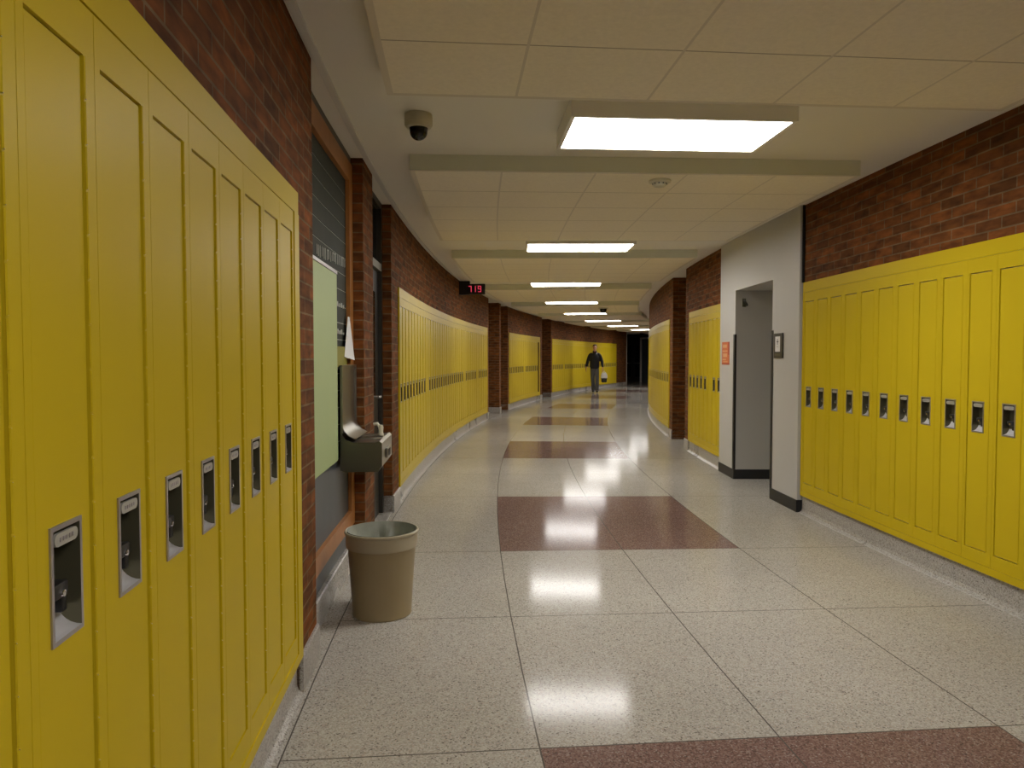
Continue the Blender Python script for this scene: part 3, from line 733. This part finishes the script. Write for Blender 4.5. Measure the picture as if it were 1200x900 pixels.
# ------------------------------------------------------------------ walking man
def skin(name, verts, edges, radii, m, parent, root=0, sub=2, post=None, voxel=0, smooth=4):
    me = bpy.data.meshes.new(name+'_k'); me.from_pydata(verts, edges, [])
    o = bpy.data.objects.new(name+'_k', me); COL.objects.link(o)
    sm = o.modifiers.new('s', 'SKIN'); sm.use_smooth_shade = True
    comp = list(range(len(verts)))   # every separate chain gets its own root
    for _ in range(len(verts)):
        for a, b in edges: comp[a] = comp[b] = min(comp[a], comp[b])
    for i, r in enumerate(radii):
        d = me.skin_vertices[0].data[i]; d.radius = r if isinstance(r, tuple) else (r, r); d.use_root = (comp[i] == i)
    ss = o.modifiers.new('u', 'SUBSURF'); ss.levels = sub; ss.render_levels = sub
    if voxel:   # fuse the limbs into one continuous surface
        rm = o.modifiers.new('r', 'REMESH'); rm.mode = 'VOXEL'; rm.voxel_size = voxel; rm.use_smooth_shade = True
        sv = o.modifiers.new('v', 'SMOOTH'); sv.factor = 0.5; sv.iterations = smooth
    dg = bpy.context.evaluated_depsgraph_get(); dg.update()
    nm = bpy.data.meshes.new_from_object(o.evaluated_get(dg)); nm.name = name
    bpy.data.objects.remove(o); bpy.data.meshes.remove(me)
    nm.materials.clear(); nm.materials.append(M[m])
    for p in nm.polygons: p.use_smooth = True; p.material_index = 0
    if post: post(nm)
    r = bpy.data.objects.new(name, nm); COL.objects.link(r); r.parent = parent
    return r
man = empty('person', (3.10, 27.2, 0), -0.20)
tag(man, 'person in black jacket and grey jeans walking towards us carrying a bag', 'person')
# local: faces -Y; +X is the viewer's right. joints (x, y, z)
J = dict(pelvis=(0,0,0.98), waist=(0,0.0,1.12), chest=(0,-0.01,1.32), neck0=(0,0.0,1.50), neck=(0,-0.01,1.56),
  shR=(0.180,0,1.425), elR=(0.27,0.03,1.17), wrR=(0.305,-0.06,0.93), shL=(-0.180,0,1.425), elL=(-0.265,0.05,1.18), wrL=(-0.315,0.0,0.94),
  hipR=(0.080,0,0.93), knR=(0.10,-0.11,0.53), anR=(0.095,0.0,0.11), toR=(0.105,-0.15,0.05), hipL=(-0.080,0,0.93), knL=(-0.075,-0.03,0.50), anL=(-0.055,0.20,0.14), toL=(-0.055,0.06,0.045))
V, E, Rd, ix = [], [], [], {}
def addv(name, co, r, par=None):
    ix[name] = len(V); V.append(co); Rd.append(r)
    if par is not None: E.append((ix[par], ix[name]))
addv('pelvis', J['pelvis'], (0.14, 0.10)); addv('waist', J['waist'], (0.14, 0.10), 'pelvis'); addv('chest', J['chest'], (0.165, 0.115), 'waist')
addv('upper', (0, -0.005, 1.42), (0.145, 0.10), 'chest'); addv('neck0', J['neck0'], 0.065, 'upper'); addv('neck', (0,-0.012,1.560), 0.055, 'neck0')
addv('jaw', (0,-0.035,1.620), (0.060, 0.070), 'neck'); addv('face', (0,-0.022,1.680), (0.074, 0.090), 'jaw'); addv('skull', (0,-0.008,1.740), (0.072, 0.085), 'face'); addv('crown', (0,0.0,1.770), (0.045, 0.055), 'skull')
for s, sd_ in (('R', 1), ('L', -1)):
    addv('cl'+s, (sd_*0.05, 0, 1.445), 0.062); addv('sh'+s, J['sh'+s], 0.060, 'cl'+s); addv('el'+s, J['el'+s], 0.045, 'sh'+s); addv('wr'+s, J['wr'+s], 0.026, 'el'+s)
    w = Vector(J['wr'+s]); e_ = Vector(J['el'+s]); d = (w-e_).normalized()
    d = (d+Vector((0, 0, -0.5))).normalized()
    addv('pm'+s, tuple(w+d*0.055), (0.030, 0.016), 'wr'+s)
    fwd = Vector((0, -1, 0)); fwd = (fwd-d*fwd.dot(d)).normalized(); inn = Vector((-sd_, 0, 0)); inn = (inn-d*inn.dot(d)-fwd*inn.dot(fwd)).normalized()
    kn = w+d*0.10
    curl = 1.0 if s == 'R' else 0.45
    for f, (o_, ln) in enumerate(((0.030, 0.075), (0.010, 0.085), (-0.010, 0.079), (-0.029, 0.062))):
        b = kn+fwd*o_
        addv('f%d0%s' % (f, s), tuple(b), 0.010, 'pm'+s)
        m1 = b+(d*(1-0.25*curl)+inn*0.6*curl).normalized()*ln*0.5
        addv('f%d1%s' % (f, s), tuple(m1), 0.009, 'f%d0%s' % (f, s))
        m2 = m1+(d*(1-1.3*curl)+inn*1.1*curl).normalized()*ln*0.5
        addv('f%d2%s' % (f, s), tuple(m2), 0.008, 'f%d1%s' % (f, s))
    tb_ = w+d*0.045+fwd*0.03
    addv('t0'+s, tuple(tb_), 0.011, 'pm'+s); addv('t1'+s, tuple(tb_+(fwd*0.7+d*0.8+inn*0.3)*0.035), 0.010, 't0'+s); addv('t2'+s, tuple(tb_+(fwd*0.8+d*1.6+inn*1.0)*0.035), 0.008, 't1'+s)
    addv('gl'+s, (sd_*0.06, 0, 1.0), 0.085); addv('hip'+s, J['hip'+s], 0.082, 'gl'+s); addv('kn'+s, J['kn'+s], 0.056, 'hip'+s)
    k_, a_ = Vector(J['kn'+s]), Vector(J['an'+s])
    addv('cf'+s, tuple(k_.lerp(a_, 0.3)+Vector((0, 0.015, 0))), 0.056, 'kn'+s); addv('an'+s, J['an'+s], 0.036, 'cf'+s); addv('to'+s, J['to'+s], (0.035, 0.025), 'an'+s)
def face_features(me):
    # brow, nose, lips, chin, eye sockets and ears shaped in the continuous head surface
    for v in me.vertices:
        x, y, z = v.co
        if z > 1.565 and abs(x) < 0.11:
            if y < -0.05:
                g = math.exp(-((x/0.012)**2+((z-1.668)/0.020)**2)); v.co.y -= 0.026*g
                g = math.exp(-((x/0.024)**2+((z-1.630)/0.008)**2)); v.co.y -= 0.007*g
                g = math.exp(-((x/0.024)**2+((z-1.596)/0.014)**2)); v.co.y -= 0.012*g
                g = math.exp(-((x/0.05)**2+((z-1.712)/0.009)**2)); v.co.y -= 0.006*g
                for ex in (-0.031, 0.031):
                    g = math.exp(-(((x-ex)/0.016)**2+((z-1.694)/0.010)**2)); v.co.y += 0.010*g
            for ex in (-1, 1):
                g = math.exp(-(((y+0.005)/0.016)**2+((z-1.675)/0.028)**2))
                if x*ex > 0.05: v.co.x += ex*0.022*g
body = skin('body', V, E, Rd, 'skin', man, post=face_features, sub=2, voxel=0.0055, smooth=3)
def sub_skin(name, names, links, m, grow=0.012, over={}, sub=2, shift={}):
    idx = {n: i for i, n in enumerate(names)}; post = None
    if name == 'jacket':
        def post(me):
            for v in me.vertices: v.co.z = max(v.co.z, 0.905+0.01*v.co.y)
    vv = [shift.get(n, V[ix[n]] if n in ix else None) for n in names]
    rr = []
    for n in names:
        r = over.get(n, Rd[ix[n]] if n in ix else 0.05); r = r if isinstance(r, tuple) else (r, r)
        rr.append(r if n in over else (r[0]+grow, r[1]+grow))
    return skin(name, vv, [(idx[a], idx[b]) for a, b in links], rr, m, man, sub=sub, voxel=0.011, smooth=5, post=post)
sub_skin('trousers', ['belt', 'pelvis', 'seat', 'glR', 'hipR', 'knR', 'cfR', 'hemR', 'glL', 'hipL', 'knL', 'cfL', 'hemL'], [('belt', 'pelvis'), ('pelvis', 'seat'), ('glR', 'hipR'), ('hipR', 'knR'), ('knR', 'cfR'), ('cfR', 'hemR'), ('glL', 'hipL'), ('hipL', 'knL'), ('knL', 'cfL'), ('cfL', 'hemL')],
         'jeans', 0.016, {'belt': (0.15, 0.12), 'pelvis': (0.155, 0.12), 'seat': (0.13, 0.11), 'glR': 0.09, 'glL': 0.09, 'hipR': 0.095, 'hipL': 0.095, 'hemR': 0.076, 'hemL': 0.076, 'cfR': 0.080, 'cfL': 0.080, 'knR': 0.084, 'knL': 0.084}, shift={'belt': (0, 0, 1.06), 'seat': (0, 0, 0.90), 'hemR': (0.087, -0.015, 0.035), 'hemL': (-0.056, 0.17, 0.05)})
sub_skin('jacket', ['hem', 'waist', 'chest', 'upper', 'neck0', 'clR', 'shR', 'elR', 'cuffR', 'clL', 'shL', 'elL', 'cuffL'], [('hem', 'waist'), ('waist', 'chest'), ('chest', 'upper'), ('upper', 'neck0'), ('clR', 'shR'), ('shR', 'elR'), ('elR', 'cuffR'), ('clL', 'shL'), ('shL', 'elL'), ('elL', 'cuffL')],
         'jacket', 0.03, {'hem': (0.205, 0.160), 'waist': (0.195, 0.155), 'chest': (0.205, 0.155), 'upper': (0.175, 0.13), 'neck0': 0.095, 'clR': 0.080, 'clL': 0.080, 'cuffR': 0.052, 'cuffL': 0.052, 'elR': 0.068, 'elL': 0.068, 'shR': 0.076, 'shL': 0.076},
         shift={'hem': (0, 0, 0.80), 'clR': (0.06, 0, 1.465), 'clL': (-0.06, 0, 1.465), 'shR': (0.180, 0, 1.425), 'shL': (-0.180, 0, 1.425), 'cuffR': tuple(Vector(J['elR']).lerp(Vector(J['wrR']), 0.93)), 'cuffL': tuple(Vector(J['elL']).lerp(Vector(J['wrL']), 0.93))})
skin('collar', [(0, 0.005, 1.46), (0, 0.005, 1.54), (0, 0.01, 1.605)], [(0, 1), (1, 2)], [0.11, 0.084, 0.075], 'jacket', man)
skin('shirt', [(0, -0.078, 1.50), (0, -0.066, 1.56)], [(0, 1)], [(0.026, 0.016), (0.024, 0.014)], 'collar', man)
for s in 'RL':
    a, t = Vector(J['an'+s]), Vector(J['to'+s])
    heel = (a.x, a.y+0.035, max(0.045, a.z-0.055)); 
    mid = a.lerp(t, 0.55); 
    skin('shoe', [heel, (mid.x, mid.y, max(0.05, mid.z*0.85)), (t.x, t.y-0.06, 0.042)], [(0, 1), (1, 2)], [(0.045, 0.045), (0.050, 0.042), (0.046, 0.036)], 'shoe', man)
def hairshape(me):
    for v in me.vertices:
        if v.co.y < -0.065 and v.co.z < 1.745: v.co.y += 0.03
skin('hair', [(0, 0.062, 1.645), (0, 0.045, 1.715), (0, 0.012, 1.770), (0, -0.035, 1.780)], [(0, 1), (1, 2), (2, 3)], [(0.062, 0.045), (0.090, 0.062), (0.088, 0.056), (0.066, 0.040)], 'hair', man, post=hairshape)
for ex in (-0.032, 0.032):
    mb = MB(); mb.lathe([(0.0, -0.0085)]+[(0.0085*sin(a), -0.0085*cos(a)) for a in [pi*i/8 for i in range(1, 8)]]+[(0, 0.0085)], 'eye', 12, (ex*0.97, -0.083, 1.694)); mb.build('eye', man, True)
mb = MB(); mb.bevbox(-0.024, 0.024, -0.104, -0.088, 1.6285, 1.6335, 'collar', 0.002); mb.build('mouth', man)
# the bag in his hand (viewer's right)
hand = Matrix.Rotation(-0.20, 4, 'Z') @ Vector((0.36, -0.085, 0.80)); hb_ = Vector((3.10, 27.2, 0))+hand
bg = empty('carrier_bag', (hb_.x, hb_.y, hb_.z), -0.20); tag(bg, "white and black carrier bag hanging from the walking person's hand", 'bag')
bm_ = MB(); rings = [(0.0, 0.075, 0.02), (-0.06, 0.105, 0.035), (-0.14, 0.125, 0.055), (-0.20, 0.120, 0.06)]
def ringbag(mb, rings, m, cap0, cap1):
    n = 20; vs, fs = [], []
    for z, a, b in rings:
        for i in range(n):
            t = 2*pi*i/n; k = 0.75
            vs.append((a*abs(cos(t))**k*(1 if cos(t) > 0 else -1), b*abs(sin(t))**k*(1 if sin(t) > 0 else -1), z+0.006*sin(5*t+z*40)))
    for j in range(len(rings)-1):
        for i in range(n): fs.append((j*n+i, j*n+(i+1) % n, (j+1)*n+(i+1) % n, (j+1)*n+i))
    if cap0: fs.append(tuple(range(n)))
    if cap1: fs.append(tuple((len(rings)-1)*n+i for i in range(n)))
    mb.mesh(vs, fs, m)
ringbag(bm_, [(z-0.045, a, b) for z, a, b in rings], 'bagwhite', True, True); bm_.build('upper_bag', bg, True)
mb = MB(); ringbag(mb, [(-0.247, 0.112, 0.055), (-0.30, 0.108, 0.06), (-0.385, 0.10, 0.055), (-0.405, 0.08, 0.04)], 'bagblack', True, True); o = mb.build('lower_bag', bg, True)
mb = MB()
for y in (-0.012, 0.012): mb.tube([(-0.05, y, -0.05), (-0.025, y, -0.008), (0.0, y, 0.012), (0.025, y, -0.008), (0.05, y, -0.05)], 0.007, 'bagwhite', 8)
mb.build('handles', bg, True)

# ------------------------------------------------------------------ camera, world, view
cd = bpy.data.cameras.new('camera'); cam = bpy.data.objects.new('camera', cd); COL.objects.link(cam)
cd.sensor_fit = 'HORIZONTAL'; cd.sensor_width = 36; cd.lens = 850/1200*36; cd.clip_start = 0.02; cd.clip_end = 200
cam.location = (0, 0, 1.32); cam.rotation_euler = (pi/2-0.0365, 0, 0)
scn.camera = cam
w = bpy.data.worlds.new('world'); scn.world = w; w.use_nodes = True
w.node_tree.nodes['Background'].inputs[0].default_value = (0.5, 0.5, 0.5, 1); w.node_tree.nodes['Background'].inputs[1].default_value = 0.02
vs_ = scn.view_settings; vs_.view_transform = 'Standard'; vs_.look = 'None'; vs_.gamma = 1; vs_.use_curve_mapping = False
vs_.exposure = 1.45
cy = scn.cycles; cy.max_bounces = 10; cy.diffuse_bounces = 6; cy.glossy_bounces = 5; cy.use_denoising = True; cy.sample_clamp_indirect = 6
